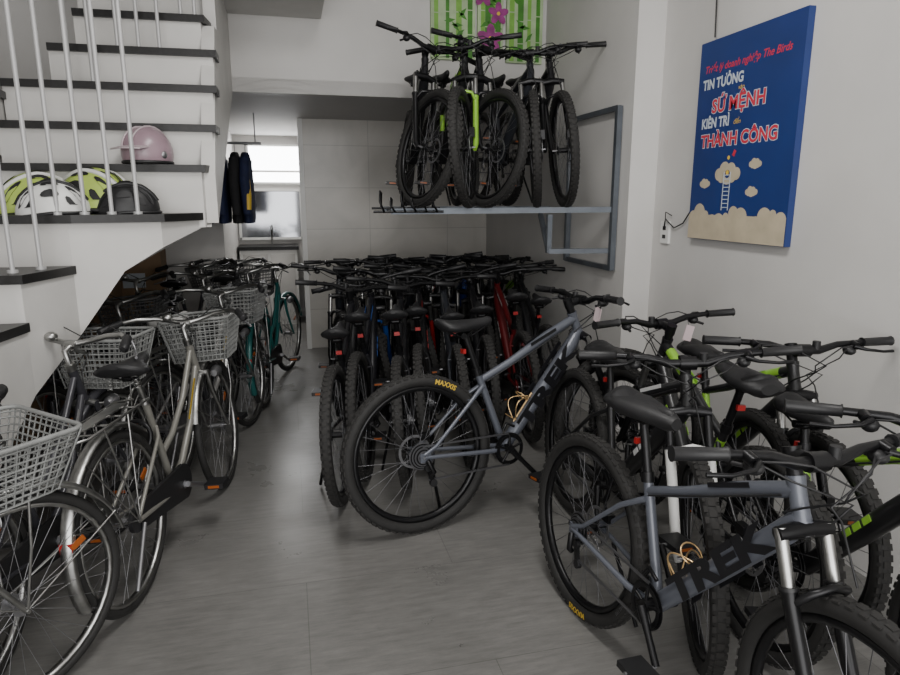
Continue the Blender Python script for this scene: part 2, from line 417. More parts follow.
def city_frame(col,rack=True,white=False):
    b=MB(); f=fmat(col,0); a=fmat(col,1)
    b.tube([cHB,cHT],.018,f,10)
    ST=V((.31,0,.70))
    b.tube([cBB,ST],.0145,f,10)
    b.tube([cHT-cSD*.03,V((.66,0,.60)),V((.5,0,.49)),V((.385,0,.45))],.0135,f,10)
    b.tube([cHB+cSD*.03,V((.7,0,.47)),V((.55,0,.34)),cBB],.016,f,10)
    b.bar(V((.79,-.0175,.66)),V((.66,-.0175,.5)),.002,.014,a)
    b.tube([ST,V((.27,0,.82))],.0125,'chrome',10)
    b.tube([ST-V((0,0,.012)),ST+V((0,0,.012))],.019,'chrome',10)
    for s in(-1,1):
        b.tube([V((.345,s*.012,.58)),V((.3,s*.035,.55)),cRA+V((0,s*.058,.01))],.008,f,8)
        b.tube([cBB+V((-.02,s*.02,0)),V((.3,s*.042,.29)),cRA+V((0,s*.058,0))],.009,f,8)
    fender(b,cRA,25,205,'chrome' if col in('silver','champ') else f)
    for s in(-1,1):
        b.tube([cRA+V((0,s*.055,0)),V((-.33,s*.025,.46))],.003,'chrome',5)
        b.tube([cRA+V((0,s*.055,0)),V((-.20,s*.025,.64))],.003,'chrome',5)
    b.box(V((-.345,0,.42)),(.012,.04,.04),'red')
    if rack:
        for s in(-1,1):
            b.tube([V((.28,s*.03,.72)),V((.2,s*.06,.735)),V((-.22,s*.06,.735)),V((-.25,s*.03,.735)),V((-.25,0,.735))],.005,'chrome',6)
            b.tube([V((-.12,s*.06,.735)),cRA+V((0,s*.062,0))],.004,'chrome',6)
            b.tube([V((.05,s*.06,.735)),cRA+V((0,s*.062,0))],.004,'chrome',6)
        for x in(-.18,-.08,.02,.12): b.tube([V((x,-.06,.735)),V((x,.06,.735))],.004,'chrome',6)
        b.box((-.02,0,.748),(.3,.05,.006),'chrome')
    b.tube([cBB+V((0,-.055,0)),cBB+V((0,.055,0))],.018,'alu',10)
    cc='black' if col!='silver' else 'alu'
    n=24; out=[]
    for i in range(n):
        t=i/n*2*pi
        if math.cos(t)>=0: out.append((cBB.x+.08*math.cos(t),cBB.z+.01+.08*math.sin(t)))
        else: out.append((cRA.x+.045*math.cos(t),cRA.z+.045*math.sin(t)))
    b.loft([[(x,-.052,z) for x,z in out],[(x,-.037,z) for x,z in out]],cc,smooth=False)
    ca=math.radians(-25); cv=V((math.cos(ca),0,math.sin(ca)))*.165
    for s,w in((-1,1),(1,-1)):
        p0=cBB+V((0,s*.064,0)); p1=p0+cv*w+V((0,s*.01,0))
        b.tube([p0,p1],[.013,.01],'alu',8)
        b.box(p1+V((0,s*.055,0)),(.085,.085,.024),'black')
        for e in(-1,1): b.box(p1+V((e*.043,s*.055,0)),(.004,.05,.012),'orange')
    b.tube([V((.03,.06,.31)),V((-.02,.12,.02))],.009,'alu',6)
    b.tube([V((.03,-.06,.31)),V((-.12,-.07,.12))],.009,'alu',6)
    saddle(b,(.25,0,.865),'saddlew' if white else 'saddle',.26,.21)
    for s in(-1,1):
        b.tube([V((.17+.012*math.cos(i*.9),s*.05+.012*math.sin(i*.9),.79+i*.0022)) for i in range(28)],.002,'chrome',4)
    b.tube([V((.19+0.02*math.sin(t),.06*math.cos(t),.59+.06*math.sin(t))) for t in [-.6+i*.35 for i in range(13)]],.009,'blackm',6)
    return b
def city_front(col,basket=True):
    b=MB(); f=fmat(col,0)
    bk='basket' if basket!='b' else 'basketb'
    cr=cHB-cSD*.02
    b.tube([cr+V((0,-.045,0)),cr+V((0,0,.01)),cr+V((0,.045,0))],.014,'chrome',8)
    for s in(-1,1):
        b.tube([cr+V((0,s*.042,.01)),cr+V((.03,s*.046,-.1)),V((.965,s*.05,.46)),cFA+V((0,s*.055,0))],[.013,.012,.010,.008],'chrome' if col in('silver','champ') else f,8)
        b.tube([cFA+V((0,s*.055,0)),V((1.36,s*.025,.5))],.003,'chrome',5)
        b.tube([cFA+V((0,s*.055,0)),V((.72,s*.025,.52))],.003,'chrome',5)
    fender(b,cFA,15,160,'chrome' if col in('silver','champ') else f)
    st=cHT+cSD*(.09 if basket!='low' else .045)
    b.tube([cHT,cHT+cSD*.03],.02,'chrome',10)
    b.tube([cHT,st,st+V((.05,0,.015))],.0115,'chrome',10)
    bc=st+V((.05,0,.015))
    b.tube([bc+V((0,-.022,0)),bc+V((0,.022,0))],.018,'chrome',10)
    for s in(-1,1):
        pts=[bc,bc+V((.02,s*.06,.01)),bc+V((.025,s*.14,.03)),bc+V((-.01,s*.22,.04)),bc+V((-.07,s*.27,.038)),bc+V((-.18,s*.315,.025))]
        b.tube(pts,.0115,'chrome',8)
        g0=V(pts[4]).lerp(V(pts[5]),.0)
        b.tube([g0,g0.lerp(pts[5],.1),pts[5],V(pts[5])+V((-.01,0,-.002))],[.019,.0165,.0185,.01],'black',10)
        b.tube([V(pts[4])+V((.03,0,-.01)),V(pts[4])+V((.03,s*.012,-.05)),V(pts[5])+V((.05,s*.015,-.05))],.0055,'alu',6)
        b.tube([V(pts[4])+V((.05,-s*.01,-.01)),bc+V((.12,s*.1,.05)),bc+V((.14,0,-.02)),cHT+V((.03,-s*.02,-.02)),cHB+V((.01,0,0))],.0028,'black',5)
    b.ell(bc+V((.0,.08,.035)),(.025,.025,.02),'chrome',12,6)
    b.tube([cr+V((.05,-.06,-.02)),cr+V((.07,-.06,-.02)),cr+V((.105,-.06,-.015))],[.016,.025,.027],'alu',12)
    b.tube([cr+V((.103,-.06,-.015)),cr+V((.111,-.06,-.015))],.024,'frost',12)
    b.tube([cr,cr+V((.07,-.06,-.02))],.005,'chrome',5)
    if basket:
        cx,zb,zt=1.05,.705,.915
        if basket=='low': cx,zb,zt=1.035,.700,.875
        def ring(t):
            hx=.100+.04*t; hy=.13+.04*t; z=zb+(zt-zb)*t; cxx=cx+.02*t
            P=[]
            for (sx,sy) in((1,1),(-1,1),(-1,-1),(1,-1)):
                order=range(3) if sx*sy>0 else range(2,-1,-1)
                for q in order:
                    an=math.radians(q*45)
                    P.append(V((cxx+sx*(hx-.03+.03*math.cos(an)),sy*(hy-.03+.03*math.sin(an)),z)))
            return P
        for i,t in enumerate((0,.12,.24,.36,.48,.6,.72,.84,.93,1)):
            b.tube(ring(t),.0075 if i==9 else .0032,bk,6,closed=True)
        def edge(t,side,u):
            hx=.100+.04*t; hy=.13+.04*t; z=zb+(zt-zb)*t; cxx=cx+.02*t
            if side==0: return V((cxx+hx,(hy-.01)*u,z))
            if side==1: return V((cxx-hx,(hy-.01)*u,z))
            if side==2: return V((cxx+(hx-.01)*u,hy,z))
            return V((cxx+(hx-.01)*u,-hy,z))
        for side,n in((0,13),(1,13),(2,10),(3,10)):
            for i in range(n):
                u=-1+2*i/(n-1)
                b.tube([edge(0,side,u),edge(1,side,u)],.0028,bk,4,caps=False)
        for i in range(9):
            u=-1+2*i/8
            b.tube([V((cx-.1,.125*u,zb)),V((cx+.1,.125*u,zb))],.003,bk,4)
            b.tube([V((cx+.095*u,-.13,zb)),V((cx+.095*u,.13,zb))],.003,bk,4)
        for s in(-1,1): b.tube([cFA+V((0,s*.058,0)),V((1.05,s*.1,.55)),V((1.06,s*.1,zb))],.004,'chrome',6)
        b.tube([bc+V((0,0,-.02)),V((cx-.12,0,zt-.05))],.007,'chrome',6)
    return b
def city(x,y,head,col='silver',lean=4,steer=0,basket=True,rack=True,white=False):
    r=bpy.data.objects.new('city_bicycle',None); C.objects.link(r); r.empty_display_size=.1
    place(r,x,y,0,head,lean)
    child('frame',cached(('cframe',col,rack,white),lambda:city_frame(col,rack,white)),r)
    child('rear_wheel',cached(('crear_wheel',),lambda:city_wheel(cRA)),r)
    S=steer_m(cHB,cSD,steer)
    child('fork_handlebar_basket',cached(('cfront',col,basket),lambda:city_front(col,basket)),r,S)
    child('front_wheel',cached(('cfront_wheel',),lambda:city_wheel(cFA)),r,S)
    return r

# ------------------------------------------------------------ room shell
fm=bpy.data.materials.new('floor_tile'); fm.use_nodes=True
nt=fm.node_tree; bs=nt.nodes['Principled BSDF']; N=nt.nodes.new; Lk=nt.links.new
tc=N('ShaderNodeTexCoord')
br=N('ShaderNodeTexBrick'); br.inputs['Scale'].default_value=1; br.inputs['Brick Width'].default_value=1.2; br.inputs['Row Height'].default_value=0.6
br.inputs['Mortar Size'].default_value=0.0018; br.offset=0.5
br.inputs['Color1'].default_value=(0.146,0.143,0.136,1); br.inputs['Color2'].default_value=(0.156,0.152,0.145,1); br.inputs['Mortar'].default_value=(0.10,0.098,0.092,1)
Lk(tc.outputs['Object'],br.inputs['Vector'])
m2=N('ShaderNodeMapping'); m2.inputs['Scale'].default_value=(2.2,14,1); Lk(tc.outputs['Object'],m2.inputs['Vector'])
n1=N('ShaderNodeTexNoise'); n1.inputs['Scale'].default_value=3; n1.inputs['Detail'].default_value=10; n1.inputs['Roughness'].default_value=0.78; Lk(m2.outputs['Vector'],n1.inputs['Vector'])
n2=N('ShaderNodeTexNoise'); n2.inputs['Scale'].default_value=1.6; n2.inputs['Detail'].default_value=8; n2.inputs['Roughness'].default_value=.65; Lk(tc.outputs['Object'],n2.inputs['Vector'])
r1=N('ShaderNodeMapRange'); r1.inputs[1].default_value=.3; r1.inputs[2].default_value=.7; r1.inputs[3].default_value=.70; r1.inputs[4].default_value=1.22; Lk(n1.outputs['Fac'],r1.inputs[0])
r3=N('ShaderNodeMapRange'); r3.inputs[1].default_value=.3; r3.inputs[2].default_value=.7; r3.inputs[3].default_value=.84; r3.inputs[4].default_value=1.12; Lk(n2.outputs['Fac'],r3.inputs[0])
mu=N('ShaderNodeMath'); mu.operation='MULTIPLY'; Lk(r1.outputs[0],mu.inputs[0]); Lk(r3.outputs[0],mu.inputs[1])
mx=N('ShaderNodeMix'); mx.data_type='RGBA'; mx.blend_type='MULTIPLY'; mx.inputs[0].default_value=1
Lk(br.outputs['Color'],mx.inputs[6]); Lk(mu.outputs[0],mx.inputs[7]); Lk(mx.outputs[2],bs.inputs['Base Color'])
r2=N('ShaderNodeMapRange'); r2.inputs[1].default_value=.3; r2.inputs[2].default_value=.7; r2.inputs[3].default_value=.24; r2.inputs[4].default_value=.42; Lk(n2.outputs['Fac'],r2.inputs[0]); Lk(r2.outputs[0],bs.inputs['Roughness'])
M['floor']=fm
tm=bpy.data.materials.new('wall_tile'); tm.use_nodes=True; nt=tm.node_tree; bs=nt.nodes['Principled BSDF']; N=nt.nodes.new; Lk=nt.links.new
tc=N('ShaderNodeTexCoord'); sp=N('ShaderNodeSeparateXYZ'); cb=N('ShaderNodeCombineXYZ'); Lk(tc.outputs['Object'],sp.inputs[0]); Lk(sp.outputs['X'],cb.inputs['X']); Lk(sp.outputs['Z'],cb.inputs['Y'])
br=N('ShaderNodeTexBrick'); br.offset=0; br.inputs['Scale'].default_value=1; br.inputs['Brick Width'].default_value=.8; br.inputs['Row Height'].default_value=.4; br.inputs['Mortar Size'].default_value=.004
br.inputs['Color1'].default_value=(.45,.43,.395,1); br.inputs['Color2'].default_value=(.48,.46,.425,1); br.inputs['Mortar'].default_value=(.35,.335,.31,1); Lk(cb.outputs[0],br.inputs['Vector'])
n1=N('ShaderNodeTexNoise'); n1.inputs['Scale'].default_value=2.2; n1.inputs['Detail'].default_value=9; n1.inputs['Distortion'].default_value=1.2; Lk(cb.outputs[0],n1.inputs['Vector'])
r1=N('ShaderNodeMapRange'); r1.inputs[1].default_value=.3; r1.inputs[2].default_value=.7; r1.inputs[3].default_value=.86; r1.inputs[4].default_value=1.08; Lk(n1.outputs['Fac'],r1.inputs[0])
mx=N('ShaderNodeMix'); mx.data_type='RGBA'; mx.blend_type='MULTIPLY'; mx.inputs[0].default_value=1
Lk(br.outputs['Color'],mx.inputs[6]); Lk(r1.outputs[0],mx.inputs[7]); Lk(mx.outputs[2],bs.inputs['Base Color']); bs.inputs['Roughness'].default_value=.3
M['tile']=tm

simple_box('floor',-2.3,2.4,-2.2,8.7,-.1,0,'floor')
simple_box('ceiling',-2.3,2.4,-2.2,5.1,3.5,3.6,'ceil')
simple_box('ceiling_low',-2.3,2.4,5.1,8.7,2.24,2.34,'ceil')
simple_box('wall_header',-.34,2.4,5.1,5.2,2.24,3.5,'white')
simple_box('wall_left',-2.3,-2.1,-2.2,8.7,0,3.5,'white')
simple_box('wall_right',2.2,2.4,-2.2,3.67,0,3.5,'white')
simple_box('wall_right_pillar',2.02,2.4,3.67,6.63,0,3.5,'white')
simple_box('wall_back',.17,2.4,6.63,6.75,0,2.24,'tile')
simple_box('wall_passage_right',.17,.3,6.75,8.5,0,2.24,'white')
simple_box('wall_passage_left',-.75,-.6,6.6,8.5,0,2.24,'white')
simple_box('wall_back_left',-2.1,-.75,6.6,6.7,0,2.24,'white')
simple_box('wall_far',-2.1,2.4,8.5,8.6,0,2.24,'white')
simple_box('trim_passage_edge',.13,.175,6.60,6.76,0,2.24,'whitep')
M['glow']=mat('window_daylight',(.8,.8,.8),.5,emit=((.97,.98,1),11))
M['glass']=mat('mirror_glass',(.30,.31,.33),.08,.9)
M['brown']=mat('brown_wood',(.16,.07,.03),.5,noise=.3)
b=MB()
b.box((-.12,8.49,1.90),(.62,.02,.42),'glow')
for x in(-.44,.18): b.box((x,8.475,1.90),(.035,.04,.48),'whitep')
for z in(1.68,1.82,2.13): b.box((-.13,8.475,z),(.66,.04,.025),'whitep')
b.obj('window_1')
b=MB()
b.box((-.2,8.47,1.30),(.74,.02,.56),'glass')
for x in(-.57,.17): b.box((x,8.465,1.30),(.03,.04,.6),'whitep')
for z in(1.01,1.6): b.box((-.2,8.465,z),(.76,.04,.03),'whitep')
b.obj('wall_mirror')
b=MB()
b.box((-.24,8.25,.45),(.66,.46,.9),'whitep'); b.box((-.24,8.24,.92),(.70,.5,.04),'granite')
b.box((-.39,8.015,.45),(.28,.01,.8),'white2'); b.box((-.08,8.015,.45),(.28,.01,.8),'white2')
b.tube([(-.2,8.4,.94),(-.2,8.4,1.12),(-.2,8.3,1.16),(-.2,8.22,1.12)],.012,'chrome',8)
b.obj('sink_cabinet')

# ------------------------------------------------------------ staircase
def treadslab(b,poly,z,over=.02,th=.035):
    cx=sum(p[0] for p in poly)/len(poly); cy=sum(p[1] for p in poly)/len(poly)
    P=[]
    for p in poly:
        d=V((p[0]-cx,p[1]-cy))
        P.append((p[0]+(over if d.x>0 else 0),p[1]-(over if d.y<0 else 0)))
    b.prism(P,z-th,z,'granite')
b=MB()
y=.73
for i in range(4):
    z=.17*(i+1); p=[(-2.09,y),(-1.58,y),(-1.56,y+.34),(-2.09,y+.34)]
    b.prism(p,0 if i<2 else .17*(i-1)-.05,z-.035,'white2'); treadslab(b,p,z); y+=.34
steps=[
 ([(-2.09,2.09),(-1.30,2.09),(-1.06,2.43),(-2.09,2.43)],[.28,.28,.5,.5],.85),
 ([(-2.09,2.43),(-1.06,2.43),(-1.0,2.78),(-2.09,2.78)],[.5,.5,.74,.74],1.03),
 ([(-2.09,2.78),(-1.0,2.78),(-.91,3.11),(-2.09,3.11)],[.74,.74,.91,.91],1.215),
 ([(-2.09,3.11),(-.91,3.11),(-.72,3.17),(-.56,3.22),(-.41,3.46),(-2.09,3.46)],[.91,.91,1.18,1.28,1.36,1.1],1.43),
 ([(-1.75,3.46),(-.395,3.44),(-.36,3.60),(-1.75,3.60)],[1.36,1.36,1.46,1.46],1.657),
 ([(-1.30,3.60),(-.345,3.58),(-.34,3.72),(-1.30,3.72)],[1.40,1.46,1.52,1.52],1.857),
 ([(-1.30,3.72),(-.34,3.70),(-.34,3.85),(-1.30,3.85)],[1.5,1.52,1.6,1.6],2.06),
 ([(-1.12,3.85),(-.34,3.83),(-.34,3.97),(-1.12,3.97)],[1.58,1.6,1.68,1.68],2.255),
 ([(-1.02,3.97),(-.40,3.95),(-.38,4.10),(-1.02,4.10)],[1.66,1.68,1.75,1.75],2.45),
]
for p,zb,z in steps:
    b.prism(p,zb,z-.035,'white2'); treadslab(b,p,z,over=(.02 if z>1.3 else .012))
for i in range(4):
    z=2.0+.17*i; x1=-1.30-.14*i
    p=[(x1-.5,3.62-.22*i),(x1,3.62-.10*i),(x1-.02,3.9),(x1-.5,3.9)]
    b.prism(p,z-.3,z-.035,'white2'); treadslab(b,p,z)
b.box((-.70,4.23,2.9),(.70,.06,1.2),'white2')
def sidepanel(b,x0,x1,pts,k):
    n=len(pts); vs=[(x0,p[0],p[1]) for p in pts]+[(x1,p[0],p[1]) for p in pts]
    b.add(vs,[tuple(reversed(range(n))),tuple(range(n,2*n))]+[(i,(i+1)%n,n+(i+1)%n,n+i) for i in range(n)],k,False)
sidepanel(b,-.40,-.335,[(3.47,1.38),(5.1,2.24),(5.1,3.5),(4.12,3.5),(4.12,2.42),(3.99,2.41),(3.85,2.21),(3.72,2.01),(3.6,1.81),(3.47,1.62)],'white2')
b.add([(-1.8,3.46,1.36),(-.37,3.46,1.36),(-.37,5.1,2.24),(-1.8,5.1,2.24)],[(0,1,2,3)],'white2',False)
b.obj('staircase')
simple_box('wall_stairwell',-2.1,-.40,5.0,5.1,2.24,3.5,'white')
b=MB(); b.box((-.1,4.7,2.83),(.8,.78,.16),'white2'); b.obj('ceiling_beam')

# railing
b=MB()
def bal(x,y,z,h,r=.0095): b.tube([(x,y,z),(x,y,z+h)],r,'railp',8)
for x,y,z in((-1.05,2.62,1.03),(-1.05,2.86,1.215),(-.99,2.98,1.215),(-.95,3.13,1.43),(-.85,3.15,1.43),(-.75,3.18,1.43),(-.65,3.21,1.43)):
    bal(x,y,z,1.75)
    b.tube([(x,y,z),(x,y,z+.012)],.02,'railp',10)
b.tube([(-1.05,2.62,2.78),(-1.05,2.86,2.965),(-.99,2.98,2.965),(-.95,3.13,3.18),(-.65,3.21,3.18)],.02,'railp',10)
for x in(-1.48,-1.32,-1.18): bal(x,3.13,1.43,1.75)
tops=[(-1.00,3.72,2.06),(-.90,3.72,2.06),(-.80,3.85,2.255),(-.70,3.85,2.255),(-.60,3.85,2.255),(-.50,3.97,2.45),(-.43,3.97,2.45)]
for x,y,z in tops: bal(x,y+.01,z,.85)
b.tube([(-1.02,3.71,2.91),(-.43,3.98,3.30)],.02,'railp',10)
b.obj('stair_railing')

# helmets
def helmet(name,loc,rot,k1,k2,vented=True,s=1.0):
    b=MB()
    if vented:
        nu,nv=30,10; vs=[];fs=[]
        def S(t,a,o=0.0):
            r=math.cos(t)
            x=(.145+o)*r*math.cos(a); yv=(.105+o)*r*math.sin(a)*(1-.10*math.cos(a))
            z=(.135+o)*math.sin(t)+.012
            if x<0: z-=.02*(-x/.145)*1.0
            return (x,yv,z)
        for i in range(nv+1):
            for j in range(nu): vs.append(S(math.radians(-6+96*i/nv),2*pi*j/nu))
        for i in range(nv):
            for j in range(nu): fs.append((i*nu+j,i*nu+(j+1)%nu,(i+1)*nu+(j+1)%nu,(i+1)*nu+j))
        b.add(vs,fs,k1)
        for row in range(-3,4):
            for seg in range(3):
                yv=row/3.6
                base=-.62+seg*.62
                loop=[]
                for q in range(12):
                    th=2*pi*q/12
                    px=base+.24*math.cos(th); py=yv+.075*math.sin(th)
                    rr=math.hypot(px,py)
                    if rr>.985: px*=.985/rr; py*=.985/rr; rr=.985
                    loop.append(S(math.acos(rr),math.atan2(py,px),.0025))
                b.add(loop,[tuple(range(12))],'black',False)
        b.tube([S(math.radians(-5),2*pi*j/28,.001) for j in range(28)],.008,'black',6,closed=True)
        for row in(-1,1):
            pts=[]
            for q in range(15):
                px=-.93+1.86*q/14; py=row*.42*math.sqrt(max(0,1-px*px*.95)); rr=min(.98,math.hypot(px,py)); pts.append(S(math.acos(rr),math.atan2(py,px),.0))
            b.tube(pts,.009,k2,6)
        for sd in(-1,1): b.tube([(.05,sd*.09,.012),(.01,sd*.085,-.0),(-.05,sd*.09,.012)],.004,'black',5)
    else:
        b.ell((0,0,0.05),(.135,.118,.135),k1,24,12,-24,90)
        b.tube([(.127*math.cos(a),.110*math.sin(a),.003) for a in [2*pi*q/28 for q in range(28)]],.009,'black',6,closed=True)
        for sd in(-1,1): b.ell((.0,sd*.112,.04),(.02,.012,.02),'alu',12,6)
        secs=[]
        for q in range(9):
            a=-1.0+2.0*q/8
            secs.append([(.128*math.cos(a),.112*math.sin(a),.075),(.19*math.cos(a*.75)+.0,.118*math.sin(a),.062),(.19*math.cos(a*.75)+.0,.118*math.sin(a),.067),(.128*math.cos(a),.112*math.sin(a),.083)])
        b.loft(secs,k2,smooth=False)
        for sd in(-1,1):
            pts=[(.136*math.cos(t),.03*sd,.05+.134*math.sin(t)) for t in [pi*(.05+.9*j/12) for j in range(13)]]
            b.tube(pts,.005,k2,6)
    o=b.obj(name); o.location=loc; o.rotation_euler=(0,0,rot); o.scale=(s,s,s)
M['pink']=mat('pink_helmet',(.26,.18,.21),.3,noise=.15)
M['pinkl']=mat('pale_pink',(.40,.33,.35),.3)
M['lime']=mat('lime_helmet',(.38,.50,.10),.35)
helmet('vented_cycling_helmet',(-.99,3.22,1.437),.2,'whitep','black')
helmet('vented_cycling_helmet',(-.86,3.38,1.447),-.5,'lime','whitep',s=1.3)
helmet('vented_cycling_helmet',(-1.10,3.38,1.445),.5,'lime','whitep',s=1.2)
helmet('vented_cycling_helmet',(-.71,3.30,1.437),.1,'black','black',s=.95)
helmet('open_face_helmet',(-.64,3.50,1.665),-2.2,'pink','pinkl',False,.92)

# ------------------------------------------------------------ storage rack
RZ=1.42
b=MB()
fl=V((.62,4.04,RZ)); fr=V((2.01,3.82,RZ+.01)); bl=V((.70,5.02,RZ)); brr=V((2.01,4.90,RZ))
b.bar(fl,fr,.045,.035,'rackgrey'); b.bar(bl,brr,.045,.035,'rackgrey')
b.bar(fl+V((.15,0,0)),bl+V((.05,0,0)),.04,.03,'rackgrey')
for t in(.3,.55,.8): b.bar(fl.lerp(fr,t),bl.lerp(brr,t),.03,.025,'rackgrey')
for i in range(6):
    p=fl.lerp(fr,-.0+.045*i)+V((-.06,-.06,.0)); h=.08 if i%2 else .12
    b.tube([p+V((0,.1,.0)),p+V((0,-.06,.0)),p+V((-.03,-.09,h*.5)),p+V((-.02,-.03,h)),p+V((0,.05,h*.9)),p+V((0,.08,.02))],.006,'blackm',6)
b.tube([fl+V((-.12,-.08,0)),fl+V((.3,-.13,0))],.008,'blackm',6)
b.tube([fl+V((-.12,.0,.02)),fl+V((.3,-.04,.02))],.008,'blackm',6)
for y in(3.80,4.50):
    b.box((1.995,y,1.55),(.035,.035,1.0),'rackgrey')
for z in(1.06,2.04): b.box((1.995,4.15,z),(.03,.7,.03),'rackgrey')
b.box((1.60,3.89,1.28),(.03,.03,.24),'rackgrey')
b.bar((1.6,3.89,1.17),(2.0,3.83,1.17),.03,.03,'rackgrey')
b.bar((1.6,3.89,1.17),(1.66,4.2,RZ-.02),.03,.03,'rackgrey')
b.obj('bicycle_storage_rack')

# ------------------------------------------------------------ bikes
Z0=RZ+.02
mtb(.88,5.02,-95,'black',4,24,Z0,0)
mtb(1.03,4.96,-90,'blackgreen',5,-28,Z0,2)
mtb(1.28,4.98,-94,'black',-1,22,Z0,0)
mtb(1.43,5.0,-87,'gun',5,-24,Z0,0)
mtb(1.69,4.98,-90,'black',-1,-12,Z0,0)

mtb(.53,2.69,13.5,'grey',5,-6,0,0,'TREK','gold',False,1,1.05,tag=True)
# right group
mtb(.97,1.97,-84,'grey',4,-5,0,0,'TREK','gold',True,2,.97)
mtb(1.27,2.76,-92,'white',5,-24,0,1,None,None,True,drop=.3)
mtb(1.46,1.66,84,'blackgreen',-3,12,0,0,None,None,True,tag=True)
mtb(1.80,2.83,-93,'blackgreen',4,-8,0,0,None,None,True,drop=.5)
mtb(1.68,2.03,-103,'blackgreen',4,-14,0,0,None,None,False,drop=.6)

# parked pack in the middle
random.seed(21)
pack=[(.21,3.10,77,'black',-14),(.36,3.36,76,'blackblue',16),(.56,3.22,78,'black',-16),(.74,3.48,77,'blackred',14),(.95,3.42,81,'gun',-12),
      (1.16,3.62,80,'black',12),(1.42,3.68,83,'red',-5),(1.64,3.85,82,'black',-14)]
cols=['black','gun','blackred','blackgreen','black','blue','black','gun']
for i,(x,y,h,c,s) in enumerate(pack): mtb(x,y,h,c,3+random.uniform(0,3),s,0,2 if c in('blackblue','blackred') else 0,drop=random.choice((0,.2,.4)))
for i in range(7):
    mtb(.42+.23*i,5.75-(.14 if i%2 else 0),-96+random.uniform(-3,3),cols[(i*3+1)%8],random.uniform(1,5),random.uniform(-24,24))
for i in range(6):
    mtb(.52+.25*i,6.22-(.1 if i%2 else 0),-91+random.uniform(-2,2),cols[(i*5+2)%8],-2,random.uniform(-20,20),scale=1.03)

# left row of city bicycles
city(-1.31,1.03,62,'silver',3,-14,basket='low')
city(-.62,2.42,77,'champ',4,4)
city(-.98,2.02,80,'dark',3,-6)
city(-.66,3.42,70,'silver',3,4,white=True)
city(-1.10,3.15,76,'dark',3,8,basket='b')
city(-.22,4.78,80,'teal',3,-10,basket=False)
city(-.48,4.6,76,'dark',3,8,basket='b')
city(-.78,4.3,76,'silver',3,-4,basket=False)
city(-.86,5.1,78,'dark',3,6,basket='b')
city(-.50,5.35,86,'dark',3,-6,basket='b')
city(-1.22,4.2,76,'dark',3,6,basket=False)

# ------------------------------------------------------------ poster
M['pblue']=mat('poster_blue',(.012,.034,.155),.5,noise=.15,nscale=3)
M['pred']=mat('poster_red',(.55,.03,.06),.5)
M['pwhite']=mat('poster_white',(.52,.57,.62),.5)
M['pcream']=mat('poster_cloud',(.50,.43,.31),.5,noise=.12,nscale=12)
M['pyel']=mat('poster_yellow',(.75,.5,.05),.5)
b=MB()
PY0,PZ0=3.247,1.284; PX=2.165
b.box((PX+.017,2.8765,1.787),(.034,.741,1.006),'pblue')
def P(u,v,d=0): return (PX-.0006-d,PY0-u,PZ0+v)
def ptext(t,size,u,v,k,bold=0,d=0,shear=0.0,sx=1): b.text(t,size,lambda x,y:P(u+x*sx+shear*y,v+y,d),k,bold)
ptext('Triết lý doanh nghiệp The Birds',.050,.36,.865,'pred',.0008,0,.25,.95)
ptext('TIN TƯỞNG',.068,.20,.79,'pwhite',.0025,sx=.85)
ptext('vào',.032,.35,.745,'pyel',.0,0,.3)
ptext('SỨ MỆNH',.092,.33,.675,'pwhite',.006)
ptext('SỨ MỆNH',.092,.33,.675,'pred',.0025,.0008)
ptext('KIÊN TRÌ',.068,.165,.595,'pwhite',.0025,sx=.85)
ptext('đến',.032,.34,.585,'pyel',.0,0,.3)
ptext('THÀNH CÔNG',.088,.345,.505,'pwhite',.006,sx=.95)
ptext('THÀNH CÔNG',.088,.345,.505,'pred',.0025,.0008,sx=.95)
def disc(u,v,r,k,d=0,sy=1.0):
    n=20; vs=[P(u+r*math.cos(2*pi*i/n),v+r*sy*math.sin(2*pi*i/n),d) for i in range(n)]
    b.add(vs,[tuple(range(n))],k,False)
def pcloud(u,v,s,k,d=0):
    for du,dv,r in((-1.1,0,.5),(-.4,.35,.65),(.4,.3,.6),(1.1,0,.5),(0,-.15,.7),(.6,-.2,.5),(-.7,-.2,.5)): disc(u+du*s,v+dv*s,r*s,k,d+.0001*(du+2))
pcloud(.50,.375,.028,'pcream'); pcloud(.12,.29,.028,'pcream'); pcloud(.49,.245,.028,'pcream')
pcloud(.30,.335,.062,'pcream',.0005)
disc(.30,.415,.010,'pyel',.001); b.box(P(.34,.435,.001),(.001,.018,.03),'pred',Matrix.Rotation(.5,3,'X'))
for uu in(.275,.325): b.box(P(uu,.25,.0015),(.001,.005,.19),'pwhite')
for i in range(9): b.box(P(.30,.17+.02*i,.0015),(.001,.05,.004),'pwhite')
disc(.30,.335,.020,'pblue',.0012); disc(.30,.342,.012,'pyel',.0016)
for i in range(13):
    u=.035+.056*i; r=.036+.014*math.sin(i*2.1)
    disc(min(max(u,r+.001),.74-r-.001),.115+.026*math.sin(i*1.3),r,'pcream',.0002+i*.00012)
b.add([P(0.001,.002,.0018),P(.739,.002,.0018),P(.739,.13,.0018),P(.001,.13,.0018)],[(0,1,2,3)],'pcream',False)
b.obj('motivational_poster')
b=MB()
oy=3.52; b.box((2.193,oy,1.30),(.014,.085,.13),'whitep'); 
for z in(1.275,1.325): b.box((2.185,oy,z),(.004,.03,.022),'black')
b.obj('wall_outlet')
b=MB(); b.tube([(2.18,oy,1.32),(2.17,oy-.03,1.38),(2.185,oy-.1,1.33),(2.19,oy-.18,1.36),(2.185,3.25,1.45)],.004,'black',6)
b.tube([(2.185,oy-.0,1.33),(2.175,oy-.02,1.42),(2.19,oy-.06,1.40)],.003,'black',6)
b.obj('power_cable')
